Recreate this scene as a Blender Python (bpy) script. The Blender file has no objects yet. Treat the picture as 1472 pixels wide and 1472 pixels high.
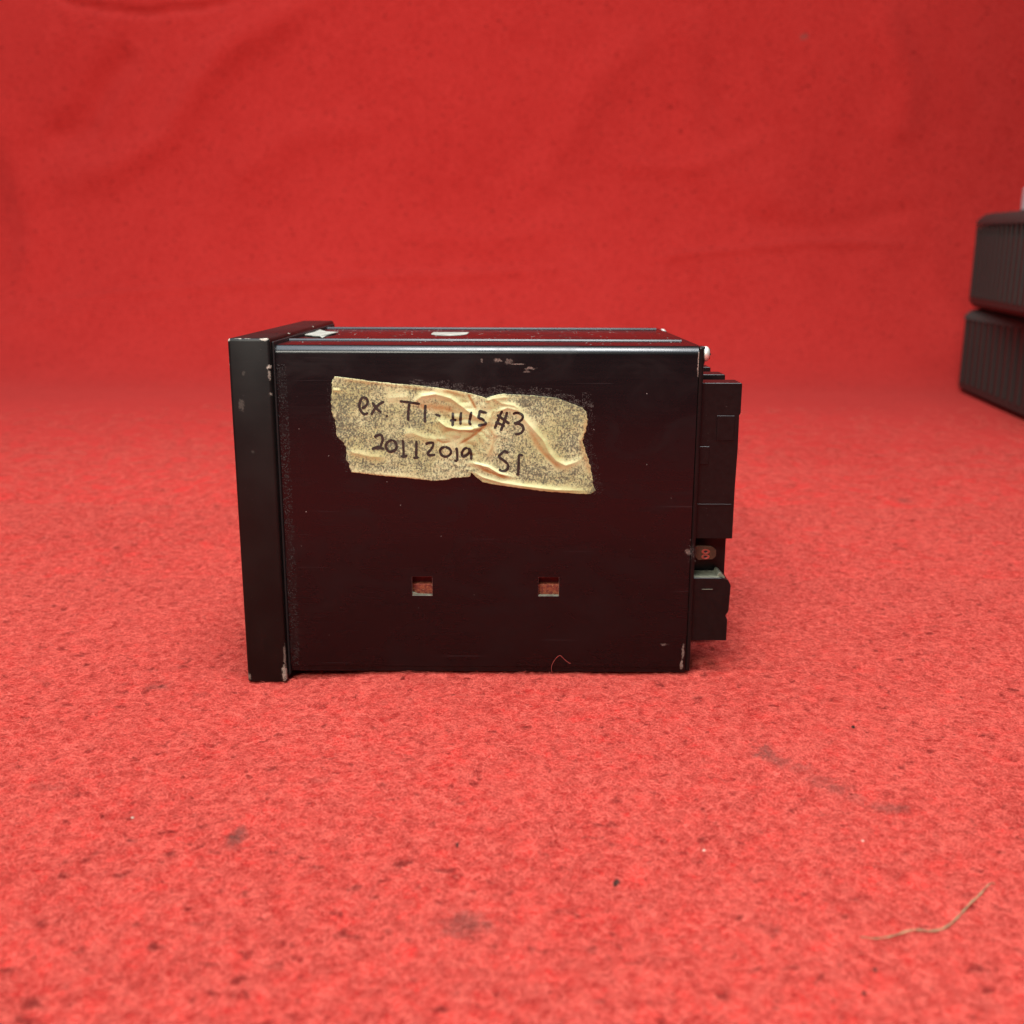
import bpy, bmesh, math, random
import numpy as np
from mathutils import Vector, Matrix
random.seed(7); rng = np.random.default_rng(11)
S = bpy.context.scene
COL = S.collection
MM = 0.001

# ------------------------------------------------------------ camera
cam_d = bpy.data.cameras.new("camera"); cam = bpy.data.objects.new("camera", cam_d); COL.objects.link(cam)
S.camera = cam
cam_d.sensor_width = 36; cam_d.lens = 35.83; cam_d.clip_start = 0.01; cam_d.clip_end = 50
r = Vector((0.99998232, 0.00511842, 0.00302579)); u = Vector((-0.00412627, 0.23098196, 0.97294928)); w = Vector((-0.00428106, 0.97294457, -0.230999))
m = Matrix((r, u, -w)).transposed().to_4x4(); m.translation = Vector((64.525, -268.516, 113.524)) * MM
cam.matrix_world = m
cam_d.dof.use_dof = True; cam_d.dof.focus_distance = 0.280; cam_d.dof.aperture_fstop = 18
S.render.resolution_x = 1024; S.render.resolution_y = 1024

# ------------------------------------------------------------ light
world = bpy.data.worlds.new("World"); S.world = world; world.use_nodes = True
bg = world.node_tree.nodes["Background"]; bg.inputs[0].default_value = (0.75, 0.85, 1.0, 1); bg.inputs[1].default_value = 0.10

def area(name, loc, target, sx, sy, power, color):
    d = bpy.data.lights.new(name, 'AREA'); d.shape = 'RECTANGLE'; d.size = sx; d.size_y = sy
    d.energy = power; d.color = color
    o = bpy.data.objects.new(name, d); COL.objects.link(o); o.location = loc
    o.rotation_euler = (Vector(target) - Vector(loc)).to_track_quat('-Z', 'Y').to_euler()
    return o
area("ceiling_lamp", (0.085, -0.10, 0.80), (0.085, -0.05, 0.0), 0.26, 0.17, 6.4, (1.0, 0.98, 0.95))
area("window_light", (-0.16, -0.10, 1.35), (-0.06, 0.05, 0.0), 1.6, 0.85, 21.0, (0.76, 0.88, 1.0))
area("front_lamp", (-0.18, -0.72, 0.62), (0.00, 0.2, 0.10), 0.40, 0.30, 8.4, (1.0, 0.97, 0.86))
S.cycles.max_bounces = 6; S.cycles.diffuse_bounces = 3; S.cycles.glossy_bounces = 3

S.view_settings.view_transform = 'Standard'; S.view_settings.look = 'None'
S.view_settings.exposure = 0.0; S.view_settings.gamma = 1.0

# ------------------------------------------------------------ drawn data, millimetres on the meter's side face (x, z)
ROW1=[[(23.06,77.46),(23.88,77.81),(24.51,78.58),(24.73,79.29),(24.45,79.99),(23.85,80.34),(23.14,80.14),(22.65,79.08),(22.46,77.86),(22.83,76.74),(23.42,76.03),(24.02,75.93),(24.79,76.29)],[(25.53,75.63),(26.17,76.76),(26.91,77.77),(27.95,78.69),(29.13,79.3)],[(25.89,79.14),(26.61,77.98),(27.4,77.07),(28.29,76.36)],[(29.49,75.55),(30.04,75.29)],[(33.28,79.38),(35.92,79.11),(38.69,78.65)],[(35.83,78.78),(35.53,76.55),(35.45,74.08)],[(40.13,78.46),(39.98,76.0),(39.94,73.62)],[(42.65,75.95),(43.35,75.7),(44.16,75.4)],[(47.41,76.43),(47.45,74.8),(47.32,72.76)],[(49.64,76.54),(49.47,74.81),(49.46,73.07)],[(46.58,74.24),(47.49,74.34),(48.41,74.45)],[(52.43,76.75),(52.11,75.22),(51.85,73.8),(52.35,73.08)],[(56.54,76.36),(55.61,76.56),(54.7,76.86),(54.5,75.95),(54.34,75.13),(55.2,74.73),(56.01,74.12)],[(56.01,74.12),(56.21,73.4),(55.2,73.14),(54.08,73.04)],[(56.5,76.41),(55.29,76.56),(54.68,76.81)],[(60.65,76.99),(60.05,75.66),(59.34,73.93),(58.57,72.08)],[(61.97,76.69),(61.57,75.26),(60.96,73.42),(60.2,71.47)],[(59.19,75.86),(60.35,75.05),(61.57,74.14),(62.58,73.43)],[(58.73,73.92),(59.95,73.42),(61.37,72.71)],[(63.44,76.08),(64.4,76.39),(65.41,76.24),(66.12,75.58),(65.92,74.67),(65.02,73.95),(63.7,73.53)],[(63.7,73.53),(65.12,73.44),(66.03,72.93),(66.34,72.01),(65.84,71.09),(64.93,70.67),(64.01,70.67)]]
ROW2=[[(26.15,69.65),(27.02,70.12),(28.05,70.27),(28.48,69.2),(28.2,68.16),(27.76,67.03)],[(27.76,67.03),(26.83,66.92),(25.44,66.5)],[(25.44,66.4),(27.03,66.71),(28.76,66.51)],[(31.17,69.0),(30.14,68.58),(29.41,67.86),(29.29,66.93),(29.87,65.9),(30.69,65.75),(31.72,66.22),(32.15,67.04),(31.97,68.08),(31.17,69.0)],[(33.87,69.01),(33.99,67.36),(34.03,64.57)],[(33.21,64.51),(34.13,64.36),(35.06,64.78)],[(37.54,68.72),(37.51,66.96),(37.36,64.37)],[(36.58,64.16),(37.4,64.06),(38.12,64.27)],[(39.92,67.78),(40.94,68.19),(42.06,68.09),(41.74,66.85),(40.59,65.4),(40.99,64.83),(42.63,64.94)],[(45.21,67.18),(44.29,66.76),(43.87,65.93),(44.27,64.9),(45.28,64.38),(46.31,64.8),(46.83,65.74),(46.33,66.67),(45.21,67.18)],[(48.27,66.98),(48.47,65.64),(48.49,63.25)],[(47.63,63.41),(48.54,63.15)],[(51.33,66.89),(50.41,66.58),(49.74,65.44),(50.09,64.51),(51.22,65.03),(51.84,66.07),(51.44,66.89)],[(51.44,66.89),(52.04,66.07),(52.29,64.62),(52.23,63.58)],[(62.25,65.32),(61.78,65.84),(61.27,65.99),(60.36,65.31),(59.74,64.48),(60.77,63.66),(61.89,62.72),(62.3,61.79),(61.79,60.85),(60.87,60.53),(60.15,60.74),(59.9,61.21)],[(66.28,64.82),(65.21,64.92),(65.12,62.84),(64.98,59.71)],[(64.36,59.66),(65.39,59.66)]]
TOP=[(16.16,85.91),(20.01,85.51),(25.8,84.7),(32.42,84.04),(37.95,83.64),(43.47,82.97),(49.0,82.16),(52.83,81.34),(55.32,80.66),(56.15,80.25),(57.54,80.81),(60.59,81.43),(66.69,81.17),(75.01,80.45),(78.35,79.22),(81.99,77.84)]
RIGHT=[(81.99,77.84),(82.98,76.72),(83.58,74.49),(83.22,71.96),(82.16,68.85),(83.35,65.45),(83.95,63.17),(85.0,60.02),(85.19,57.72),(85.95,55.26),(84.7,54.19)]
BOTTOM=[(19.72,60.04),(26.19,59.21),(34.65,58.52),(42.13,57.68),(45.96,58.05),(47.04,58.48),(51.28,58.79),(51.91,59.02),(52.14,60.17),(53.12,59.31),(54.11,58.45),(55.23,57.45),(58.34,56.74),(62.87,56.18),(72.51,54.92),(81.02,54.29),(84.7,54.19)]
LEFT=[(16.16,85.91),(15.27,84.53),(15.49,82.87),(15.07,80.65),(15.05,78.7),(15.11,76.47),(15.94,72.55),(16.26,69.87),(18.02,68.03),(18.67,66.61),(18.37,63.62),(19.09,62.34),(19.72,60.04)]
CREASES=[([(36.47,78.78),(39.28,80.74),(42.9,81.31),(46.77,80.35),(50.35,77.72),(53.4,75.49),(56.18,73.54)],0.75,1.1,0),([(42.8,74.89),(45.57,72.66),(48.91,71.83),(52.26,71.84),(56.18,73.12)],0.9,1.0,0),([(56.69,73.26),(54.73,71.57),(52.2,69.58),(48.82,67.58)],-0.5,0.5,1.0),([(56.69,73.26),(58.09,76.91),(57.54,79.14),(56.43,80.25)],0.4,0.8,0),([(56.97,73.54),(59.2,76.64),(61.98,77.76),(65.04,76.94),(66.73,74.42),(69.26,71.62),(71.8,68.81),(73.24,65.69),(75.23,63.42),(77.78,62.14),(80.86,63.15),(83.08,64.87)],0.55,0.9,0),([(67.58,72.18),(69.85,68.23),(71.55,65.68),(74.68,62.56),(77.52,60.56)],-0.25,0.7,0.7),([(56.97,73.26),(58.36,70.45),(57.79,67.05),(56.38,64.2)],0.35,0.9,0.4),([(52.16,62.75),(54.41,62.33),(56.94,61.63),(59.76,59.92),(63.71,58.78)],0.8,0.6,0),([(54.12,61.62),(56.37,60.48),(59.19,59.48),(62.87,58.2)],-0.2,0.6,1.0),([(52.42,60.46),(55.52,58.75),(60.61,57.33),(66.83,56.34),(75.34,55.36),(83.83,55.11)],0.6,0.8,0),([(15.47,82.32),(17.68,82.19)],0.3,0.5,0),([(19.06,65.76),(21.58,65.2),(25.21,64.36),(29.15,64.23)],0.3,1.0,0.15),([(37.29,77.95),(41.18,77.96),(44.79,77.42),(48.95,76.32)],-0.2,1.2,0.8),([(44.3,82.56),(47.34,82.02),(51.77,80.78)],0.2,1.0,0.6),([(51.44,81.34),(52.54,79.4),(53.91,76.89)],-0.4,0.4,1.0),([(33.22,70.36),(36.31,70.93),(39.09,69.81),(42.72,69.12),(46.93,69.56)],0.3,1.2,0),([(42.72,69.12),(44.67,68.14),(46.92,68.43)],-0.3,0.4,0.6),([(57.82,80.53),(60.59,78.87),(63.92,78.33),(65.32,77.22)],0.35,0.7,0.1),([(55.59,79.41),(58.92,80.26),(62.81,80.55)],0.3,0.6,0.3),([(29.55,80.15),(32.89,80.44),(36.78,80.73)],0.2,1.5,0),([(18.6,60.33),(29.02,59.36),(42.0,58.12)],0.15,0.7,0.3),([(16.41,85.36),(29.65,83.89),(49.0,81.61)],0.1,0.6,0.4),([(82.85,76.16),(83.21,72.24),(81.88,68.85),(83.67,63.16),(84.91,57.72)],0.15,0.9,0.5)]
TORN=[(1.12,39.48),(-0.13,55.55),(0.66,66.1),(4.0,59.22),(8.66,54.36),(8.35,46.14),(7.54,39.83),(8.79,26.66),(6.52,33.75),(4.37,35.12)]
FOLDS=[([(-500.5,76.6),(-342.3,88.4),(-218.1,96.8),(-36.9,107.0),(127.0,113.9)],3,5),([(216.6,126.8),(273.5,131.8),(394.9,143.2),(516.7,143.5)],3,4),([(-148.0,419.3),(-203.8,383.6),(-260.0,354.7),(-302.2,310.6),(-337.8,258.3),(-404.7,224.0),(-487.2,204.6)],9,20),([(-465.3,415.2),(-435.6,402.5),(-397.5,394.7),(-351.1,391.2),(-288.6,396.3),(-233.6,406.4)],-9,6),([(-361.3,361.7),(-404.4,317.8),(-432.3,273.1),(-482.4,250.4)],-8,18),([(-538.7,317.5),(-516.2,235.1),(-492.0,157.9),(-492.0,78.2)],9,22),([(223.7,377.3),(154.9,326.3),(108.9,244.3),(61.2,182.9)],5,25),([(260.9,413.0),(249.4,319.2),(277.1,229.5),(418.0,160.5)],5,28),([(173.1,229.3),(269.1,229.5),(347.2,260.0)],3,10),([(320.4,168.0),(409.9,160.5),(537.1,184.2)],-4,12),([(453.5,413.3),(500.5,319.8),(499.4,245.3)],5,20),([(-269.2,205.2),(-194.1,258.7),(-82.1,274.0)],4,20),([(-84.9,159.1),(28.8,143.7),(150.4,167.5)],3,14),([(-537.0,45.5),(-401.6,70.4),(-277.9,62.7)],4,10)]
STRAND=[(124.5, -113.1, 0), (127.2, -113.3, 0), (130.5, -112.6, 0), (134.5, -111.0, 0), (137.9, -111.2, 0), (141.1, -109.8, 0), (144.5, -106.7, 0), (147.7, -103.4, 0), (150.9, -100.3, 0), (154.3, -96.8, 0), (155.4, -96.8, 0)]

# ------------------------------------------------------------ helpers
def link(name, me, mat=None, parent=None, smooth=False):
    if mat is not None:
        me.materials.append(mat)
    if smooth:
        me.polygons.foreach_set('use_smooth', [True] * len(me.polygons))
    o = bpy.data.objects.new(name, me); COL.objects.link(o)
    if parent is not None: o.parent = parent
    return o

def mesh(name, V, F):
    me = bpy.data.meshes.new(name)
    me.from_pydata([tuple(c * MM for c in v) for v in V], [], F); me.update()
    return me

def bm_mesh(name, bm, scale=True):
    if scale:
        for v in bm.verts: v.co *= MM
    me = bpy.data.meshes.new(name); bm.to_mesh(me); bm.free(); return me

def add_box(bm, x0, x1, y0, y1, z0, z1, bevel=0.0, seg=2):
    r_ = bmesh.ops.create_cube(bm, size=1.0)
    vs = r_['verts']
    for v in vs:
        v.co = Vector((x0 + (v.co.x + .5) * (x1 - x0), y0 + (v.co.y + .5) * (y1 - y0), z0 + (v.co.z + .5) * (z1 - z0)))
    if bevel:
        es = list({e for v in vs for e in v.link_edges})
        bmesh.ops.bevel(bm, geom=es, offset=bevel, segments=seg, profile=0.5, affect='EDGES')

def box(name, x0, x1, y0, y1, z0, z1, mat, parent, bevel=0.15, seg=2):
    bm = bmesh.new(); add_box(bm, x0, x1, y0, y1, z0, z1, bevel, seg)
    return link(name, bm_mesh(name, bm), mat, parent)

def prism_xz(name, poly, y0, y1, mat, parent, bevel=0.12):
    bm = bmesh.new()
    a = [bm.verts.new((x, y0, z)) for x, z in poly]
    f = bm.faces.new(a)
    r_ = bmesh.ops.extrude_face_region(bm, geom=[f])
    for v in [g for g in r_['geom'] if isinstance(g, bmesh.types.BMVert)]: v.co.y = y1
    bmesh.ops.recalc_face_normals(bm, faces=bm.faces)
    if bevel: bmesh.ops.bevel(bm, geom=list(bm.edges), offset=bevel, segments=1, affect='EDGES')
    return link(name, bm_mesh(name, bm), mat, parent)

def tube(name, pts, radii, mat, parent=None, sides=6, local=None):
    """swept tube through points (mm)"""
    P = [Vector(p) for p in pts]; V = []; F = []
    n = len(P); up_ = Vector((0, 0, 1))
    for i in range(n):
        t = (P[min(i + 1, n - 1)] - P[max(i - 1, 0)]).normalized()
        s = t.cross(up_); s = s.normalized() if s.length > 1e-4 else Vector((1, 0, 0)); q = s.cross(t)
        rr = radii[i] if hasattr(radii, '__len__') else radii
        for k in range(sides):
            a = 2 * math.pi * k / sides
            V.append(P[i] + (s * math.cos(a) + q * math.sin(a)) * rr)
    for i in range(n - 1):
        for k in range(sides):
            k2 = (k + 1) % sides
            F.append((i * sides + k, i * sides + k2, (i + 1) * sides + k2, (i + 1) * sides + k))
    F.append(tuple(range(sides))[::-1]); F.append(tuple((n - 1) * sides + k for k in range(sides)))
    return link(name, mesh(name, V, F), mat, parent, True)

def spline(ctrl, n):
    """Catmull-Rom through control points"""
    C = np.array(ctrl, float); C = np.vstack([2 * C[0] - C[1], C, 2 * C[-1] - C[-2]])
    out = []
    m_ = len(C) - 3
    for i in range(n):
        t = i / (n - 1) * m_; k = min(int(t), m_ - 1); t -= k
        a, b, c, d = C[k:k + 4]
        out.append(0.5 * (2 * b + (c - a) * t + (2 * a - 5 * b + 4 * c - d) * t * t + (3 * b - a - 3 * c + d) * t ** 3))
    return np.array(out)

def resample(pts, step):
    P = np.array(pts, float); d = np.r_[0, np.cumsum(np.linalg.norm(np.diff(P, axis=0), axis=1))]
    n = max(2, int(d[-1] / step) + 1); s = np.linspace(0, d[-1], n)
    return np.stack([np.interp(s, d, P[:, k]) for k in range(P.shape[1])], 1)

def tag(o, label, cat, group=None, kind=None):
    o['label'] = label
    if cat: o['category'] = cat
    if group: o['group'] = group
    if kind: o['kind'] = kind

class VNoise:
    """tileable value noise on a numpy lattice"""
    def __init__(s, seed): s.g = np.random.default_rng(seed).random((256, 256))
    def __call__(s, x, y):
        xi = np.floor(x).astype(int); yi = np.floor(y).astype(int); fx = x - xi; fy = y - yi
        fx = fx * fx * (3 - 2 * fx); fy = fy * fy * (3 - 2 * fy)
        g = s.g; a = g[xi % 256, yi % 256]; b = g[(xi + 1) % 256, yi % 256]; c = g[xi % 256, (yi + 1) % 256]; d = g[(xi + 1) % 256, (yi + 1) % 256]
        return (a * (1 - fx) + b * fx) * (1 - fy) + (c * (1 - fx) + d * fx) * fy - .5
N1, N2, N3, N4 = VNoise(1), VNoise(2), VNoise(3), VNoise(4)

def seg_dist(px, py, line):
    """distance from points to a polyline and how far along it the nearest point is"""
    best = np.full(px.shape, 1e9); along = np.zeros(px.shape)
    L = np.array(line, float); n = len(L) - 1
    for i in range(n):
        a, b = L[i], L[i + 1]; d = b - a; q = max(d @ d, 1e-9)
        t = np.clip(((px - a[0]) * d[0] + (py - a[1]) * d[1]) / q, 0, 1)
        dd = np.hypot(px - a[0] - t * d[0], py - a[1] - t * d[1])
        m_ = dd < best; best = np.where(m_, dd, best); along = np.where(m_, (i + t) / n, along)
    return best, along

# ------------------------------------------------------------ node helpers
class NT:
    def __init__(s, tree): s.t = tree; s.n = tree.nodes; s.l = tree.links
    def node(s, typ, **kw):
        n = s.n.new(typ)
        for k, v in kw.items(): setattr(n, k, v)
        return n
    def put(s, sock, v):
        if isinstance(v, bpy.types.NodeSocket): s.l.new(v, sock)
        else: sock.default_value = v
    def math(s, op, a, b=None, c=None, clamp=False):
        n = s.node('ShaderNodeMath', operation=op, use_clamp=clamp); s.put(n.inputs[0], a)
        if b is not None: s.put(n.inputs[1], b)
        if c is not None: s.put(n.inputs[2], c)
        return n.outputs[0]
    def vmath(s, op, a, b=None):
        n = s.node('ShaderNodeVectorMath', operation=op); s.put(n.inputs[0], a)
        if b is not None: s.put(n.inputs[1], b)
        return n.outputs['Value'] if op in ('LENGTH', 'DOT_PRODUCT', 'DISTANCE') else n.outputs[0]
    def noise(s, vec, scale, detail=2, rough=.5, dist=0):
        n = s.node('ShaderNodeTexNoise'); s.put(n.inputs['Vector'], vec); n.inputs['Scale'].default_value = scale
        n.inputs['Detail'].default_value = detail; n.inputs['Roughness'].default_value = rough; n.inputs['Distortion'].default_value = dist
        return n.outputs['Fac']
    def ramp(s, v, lo, hi, a=0.0, b=1.0, smooth=True):
        n = s.node('ShaderNodeMapRange'); n.interpolation_type = 'SMOOTHSTEP' if smooth else 'LINEAR'
        s.put(n.inputs[0], v)
        for k, x in zip((1, 2, 3, 4), (lo, hi, a, b)): n.inputs[k].default_value = x
        return n.outputs[0]
    def mix(s, fac, a, b):
        n = s.node('ShaderNodeMix', data_type='RGBA'); s.put(n.inputs[0], fac)
        for k, v in ((6, a), (7, b)):
            if isinstance(v, tuple) and len(v) == 3: v = (*v, 1)
            s.put(n.inputs[k], v)
        return n.outputs[2]
    def scale_vec(s, vec, v3): return s.vmath('MULTIPLY', vec, v3)

def new_mat(name):
    m_ = bpy.data.materials.new(name); m_.use_nodes = True
    t = NT(m_.node_tree); b = m_.node_tree.nodes['Principled BSDF']
    return m_, t, b

def spots(t, pos, items, seed_scale=600, edge=.55):
    """sum of irregular blotches: items = [(centre mm, radii mm, strength)]"""
    nz = t.noise(pos, seed_scale, 4, .7)
    nz = t.math('MULTIPLY_ADD', nz, 2.0, -1.0)
    grain = t.ramp(t.noise(pos, seed_scale * 3.2, 3, .7), .36, .56, .25, 1.0)
    total = None
    for c, rad, st in items:
        d = t.vmath('SUBTRACT', pos, tuple(x * MM for x in c))
        d = t.scale_vec(d, tuple(1 / (x * MM) for x in rad))
        d = t.vmath('LENGTH', d)
        d = t.math('MULTIPLY_ADD', nz, 1.5, d)
        f = t.ramp(d, 1.0, edge, 0.0, st)
        f = t.math('MULTIPLY', f, grain)
        total = f if total is None else t.math('MAXIMUM', total, f)
    return total

def plain(name, col, rough=.5, metal=0.0, spec=.5, bump=None, var=0.0, vscale=800):
    m_, t, b = new_mat(name)
    b.inputs['Roughness'].default_value = rough; b.inputs['Metallic'].default_value = metal
    b.inputs['Specular IOR Level'].default_value = spec
    co = t.node('ShaderNodeTexCoord').outputs['Object']
    nz = t.noise(co, vscale, 4, .6)
    k = max(var, .001)
    c = t.mix(t.ramp(nz, .3, .7), tuple(x * (1 - k) for x in col), tuple(min(1, x * (1 + k)) for x in col))
    t.put(b.inputs['Base Color'], c)
    if bump:
        bn = t.node('ShaderNodeBump'); bn.inputs['Strength'].default_value = bump[1]; bn.inputs['Distance'].default_value = bump[2] * MM
        t.put(bn.inputs['Height'], t.noise(co, bump[0], 3, .6)); t.put(b.inputs['Normal'], bn.outputs[0])
    return m_

# ------------------------------------------------------------ materials
STAINS = [((124.8, -42.7, 0), (4.2, 5.5, 6), .75), ((131, -51, 0), (4.0, 4.5, 6), .5), ((136.5, -61, 0), (4.5, 3.5, 6), .5), ((127.5, -47, 0), (3.5, 4.5, 6), .55), ((134, -57, 0), (4, 3.5, 6), .4), ((139.5, -65, 0), (3.5, 2.6, 6), .4), ((146, -68.5, 0), (6.0, 2.6, 6), .6),
          ((6.7, -80, 0), (3.0, 5.0, 6), .8), ((55.6, -107, 0), (6.0, 4.5, 6), .6), ((-35, -3, 0), (5, 4, 6), .5), ((-22, -8, 0), (3, 3, 6), .3), ((-40, -60, 0), (6, 3, 6), .25),
          ((262, 238, 0), (5, 6, 6), .6), ((383, 958, 368), (6, 12, 6), .8), ((110, -110, 0), (3, 2, 6), .35), ((20, -55, 0), (3, 2, 6), .25)]
def felt_material(name, base, light, pile=False):
    m_, t, b = new_mat(name)
    pos = t.node('ShaderNodeNewGeometry').outputs['Position']
    n1 = t.noise(pos, 420, 4, .65); n2 = t.noise(pos, 60, 3, .6); n3 = t.noise(pos, 9, 3, .5)
    f = t.math('ADD', t.math('MULTIPLY', n1, .72), t.math('ADD', t.math('MULTIPLY', n2, .15), t.math('MULTIPLY', n3, .13)))
    if pile:
        rnd = t.node('ShaderNodeAttribute', attribute_name='tone', attribute_type='GEOMETRY').outputs['Fac']
        f = t.math('ADD', t.math('MULTIPLY', f, .6), t.math('MULTIPLY', rnd, .4))
    c = t.mix(t.ramp(f, .36, .62), base, light)
    # small pits in the nap, their shade put into the colour
    pit_shade = t.ramp(t.noise(t.scale_vec(pos, (.7, 1, 1)), 370, 2, .5, .5), .63, .70, 0, .75)
    c = t.mix(pit_shade, c, tuple(x * .45 for x in base))
    st = spots(t, pos, STAINS, 330, .25)
    c = t.mix(st, c, (.20, .075, .06))
    t.put(b.inputs['Base Color'], c)
    b.inputs['Roughness'].default_value = .95; b.inputs['Specular IOR Level'].default_value = .15
    b.inputs['Sheen Weight'].default_value = .12 if not pile else .08
    b.inputs['Sheen Roughness'].default_value = .5; b.inputs['Sheen Tint'].default_value = (1, .45, .4, 1)
    if not pile:
        bn = t.node('ShaderNodeBump'); bn.inputs['Strength'].default_value = .55; bn.inputs['Distance'].default_value = .5 * MM
        h = t.math('ADD', t.noise(pos, 900, 3, .7), t.math('MULTIPLY', t.noise(pos, 260, 3, .6), 1.6))
        t.put(bn.inputs['Height'], h); t.put(b.inputs['Normal'], bn.outputs[0])
    return m_
M_felt = felt_material('red_felt', (.46, .020, .0155), (.56, .034, .027))
M_pile = felt_material('red_felt_pile', (.43, .026, .021), (.90, .185, .142), True)

def black_metal():
    m_, t, b = new_mat('black_lacquered_metal')
    co = t.node('ShaderNodeTexCoord').outputs['Object']
    br = t.noise(t.scale_vec(co, (14, 900, 900)), 1.6, 4, .6)
    cl = t.noise(co, 28, 3, .5)
    sc = t.noise(t.scale_vec(co, (5, 1, 300)), 6.0, 2, .5)
    scratch = t.ramp(sc, .70, .74)
    c = t.mix(t.math('MULTIPLY', scratch, .35), (.0024, .0022, .0026), (.035, .028, .030))
    wear = spots(t, co, [((112.6, 3.05, 89.5), (.35, .8, 4), .9), ((106.5, 3.05, 10.7), (1.2, .6, .5), .5), ((111.8, 3.05, 9), (.4, .6, 3.0), .6), ((111.6, 3.05, 4.5), (.5, .6, 1.8), .8),
                         ((111.9, 3.05, 38), (.9, .7, .8), .5), ((59.3, 3.05, 90.3), (1.6, .6, .7), .5), ((62.5, 3.05, 90.0), (1.3, .6, .8), .3), ((64.7, 3.05, 89.3), (2.3, .6, .16), .6),
                         ((68.3, 3.05, 88.2), (1.7, .6, .45), .5), ((67.0, 3.05, 87.3), (1.1, .6, .3), .3), ((55.2, 3.05, 90.3), (.4, .6, .7), .45)], 900, .5)
    c = t.mix(wear, c, (.32, .24, .20))
    t.put(b.inputs['Base Color'], c)
    rgh = t.math('MULTIPLY_ADD', br, .10, .16); rgh = t.math('ADD', rgh, t.ramp(t.noise(t.scale_vec(co, (1, 1, 1.8)), 55, 4, .65, .8), .42, .70, 0, .10)); rgh = t.math('MULTIPLY_ADD', cl, .10, rgh); rgh = t.math('ADD', rgh, t.math('MULTIPLY', wear, .4))
    t.put(b.inputs['Roughness'], rgh)
    b.inputs['Specular IOR Level'].default_value = .36
    b.inputs['Coat Weight'].default_value = .10; b.inputs['Coat Roughness'].default_value = .07
    bn = t.node('ShaderNodeBump'); bn.inputs['Strength'].default_value = .10; bn.inputs['Distance'].default_value = .02 * MM
    t.put(bn.inputs['Height'], t.math('ADD', br, t.math('MULTIPLY', t.noise(co, 2200, 2, .5), .25))); t.put(b.inputs['Normal'], bn.outputs[0])
    return m_
M_case = black_metal()

def bezel_mat():
    m_, t, b = new_mat('matt_black_plastic_bezel')
    co = t.node('ShaderNodeTexCoord').outputs['Object']
    cl = t.noise(co, 60, 4, .6)
    c = t.mix(t.ramp(cl, .35, .7), (.0030, .0028, .0024), (.0060, .0054, .0046))
    wear = spots(t, co, [((-.5, 0, 88.6), (.75, 1, .55), .85), ((-.45, 0, 86.7), (.55, 1, 1.5), .4), ((-.35, 0, 81.5), (.5, 1, .7), .4), ((-.5, 0, 2.8), (1.0, 1.5, 2.9), .85), ((-.3, 0, 8), (.4, 1, 4), .4),
                         ((-1.2, .3, 95.8), (1.5, .8, .45), 1.0), ((-11.0, .2, 95.7), (.6, .7, .8), 1.0), ((-8.5, .2, 95.95), (1.3, .5, .2), .8), ((-6, .2, 95.95), (1.0, .5, .15), .6), ((-11.1, 0, 90), (.2, .6, 4), .6),
                         ((-8.3, 0, 78.6), (.9, .6, 1.9), .10), ((-10.9, 0, 1.6), (.8, 1, 1.2), .5), ((-7.3, 0, 87), (.5, .5, .8), .07), ((-6, 0, 66), (.5, .5, .5), .06),
                         ((-5, 96, 96), (3, 1, .5), .6), ((-.2, 60, 95.9), (.4, 1.2, .3), .9), ((-.2, 25, 95.9), (.4, 1.6, .3), .7), ((-.2, 96, 96), (1, 1, 1), .8)], 1300, .55)
    c = t.mix(wear, c, (.50, .44, .36))
    t.put(b.inputs['Base Color'], c)
    b.inputs['Specular IOR Level'].default_value = .28
    t.put(b.inputs['Roughness'], t.math('ADD', t.math('MULTIPLY_ADD', cl, .15, .34), t.math('MULTIPLY', wear, .4)))
    bn = t.node('ShaderNodeBump'); bn.inputs['Strength'].default_value = .3; bn.inputs['Distance'].default_value = .03 * MM
    t.put(bn.inputs['Height'], t.noise(co, 2600, 3, .6)); t.put(b.inputs['Normal'], bn.outputs[0])
    return m_
M_bezel = bezel_mat()

M_term = plain('black_terminal_plastic', (.0042, .0038, .0038), .34, spec=.3, bump=(1800, .25, .03), var=.3)
M_dark = plain('dark_recess_plastic', (.006, .006, .006), .6)
M_dusty = plain('dusty_grey_moulding', (.14, .14, .10), .75, var=.3, bump=(1500, .5, .06))
M_edge = plain('bare_metal_edge', (.48, .46, .42), .35, .8, var=.2)
M_screw = plain('nickel_screw', (.74, .73, .66), .45, .55, var=.1)
M_pcb = plain('brown_circuit_board', (.045, .020, .009), .5, var=.3)
M_pad = plain('copper_solder_pad', (.26, .045, .03), .5, .2, var=.2)
M_paper = plain('white_paper_label', (.33, .33, .28), .7, var=.3, vscale=400)
M_grit = plain('light_dust', (.36, .30, .27), .9, var=.4, vscale=3000)
M_glue = plain('dried_glue_residue', (.060, .048, .043), .85, var=.5, vscale=3000)
M_grain = plain('coarse_paint_grain', (.014, .013, .012), .5, var=.5, vscale=3000)
M_glass = plain('dark_window_glass', (.01, .012, .012), .05)
M_ink = plain('brown_black_marker_ink', (.021, .013, .009), .55, var=.4, vscale=900)

def rust_mat():
    m_, t, b = new_mat('red_brown_dusty_panel')
    co = t.node('ShaderNodeTexCoord').outputs['Object']
    n = t.noise(co, 1500, 3, .7); g = t.noise(co, 3500, 2, .6)
    c = t.mix(t.ramp(n, .4, .62), (.15, .018, .012), (.30, .075, .03))
    c = t.mix(t.ramp(g, .66, .72), c, (.75, .50, .22))
    t.put(b.inputs['Base Color'], c); b.inputs['Roughness'].default_value = .7
    return m_
M_rust = rust_mat(); M_red_in = plain('dark_red_inner_panel', (.16, .010, .008), .6, var=.3)

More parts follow.
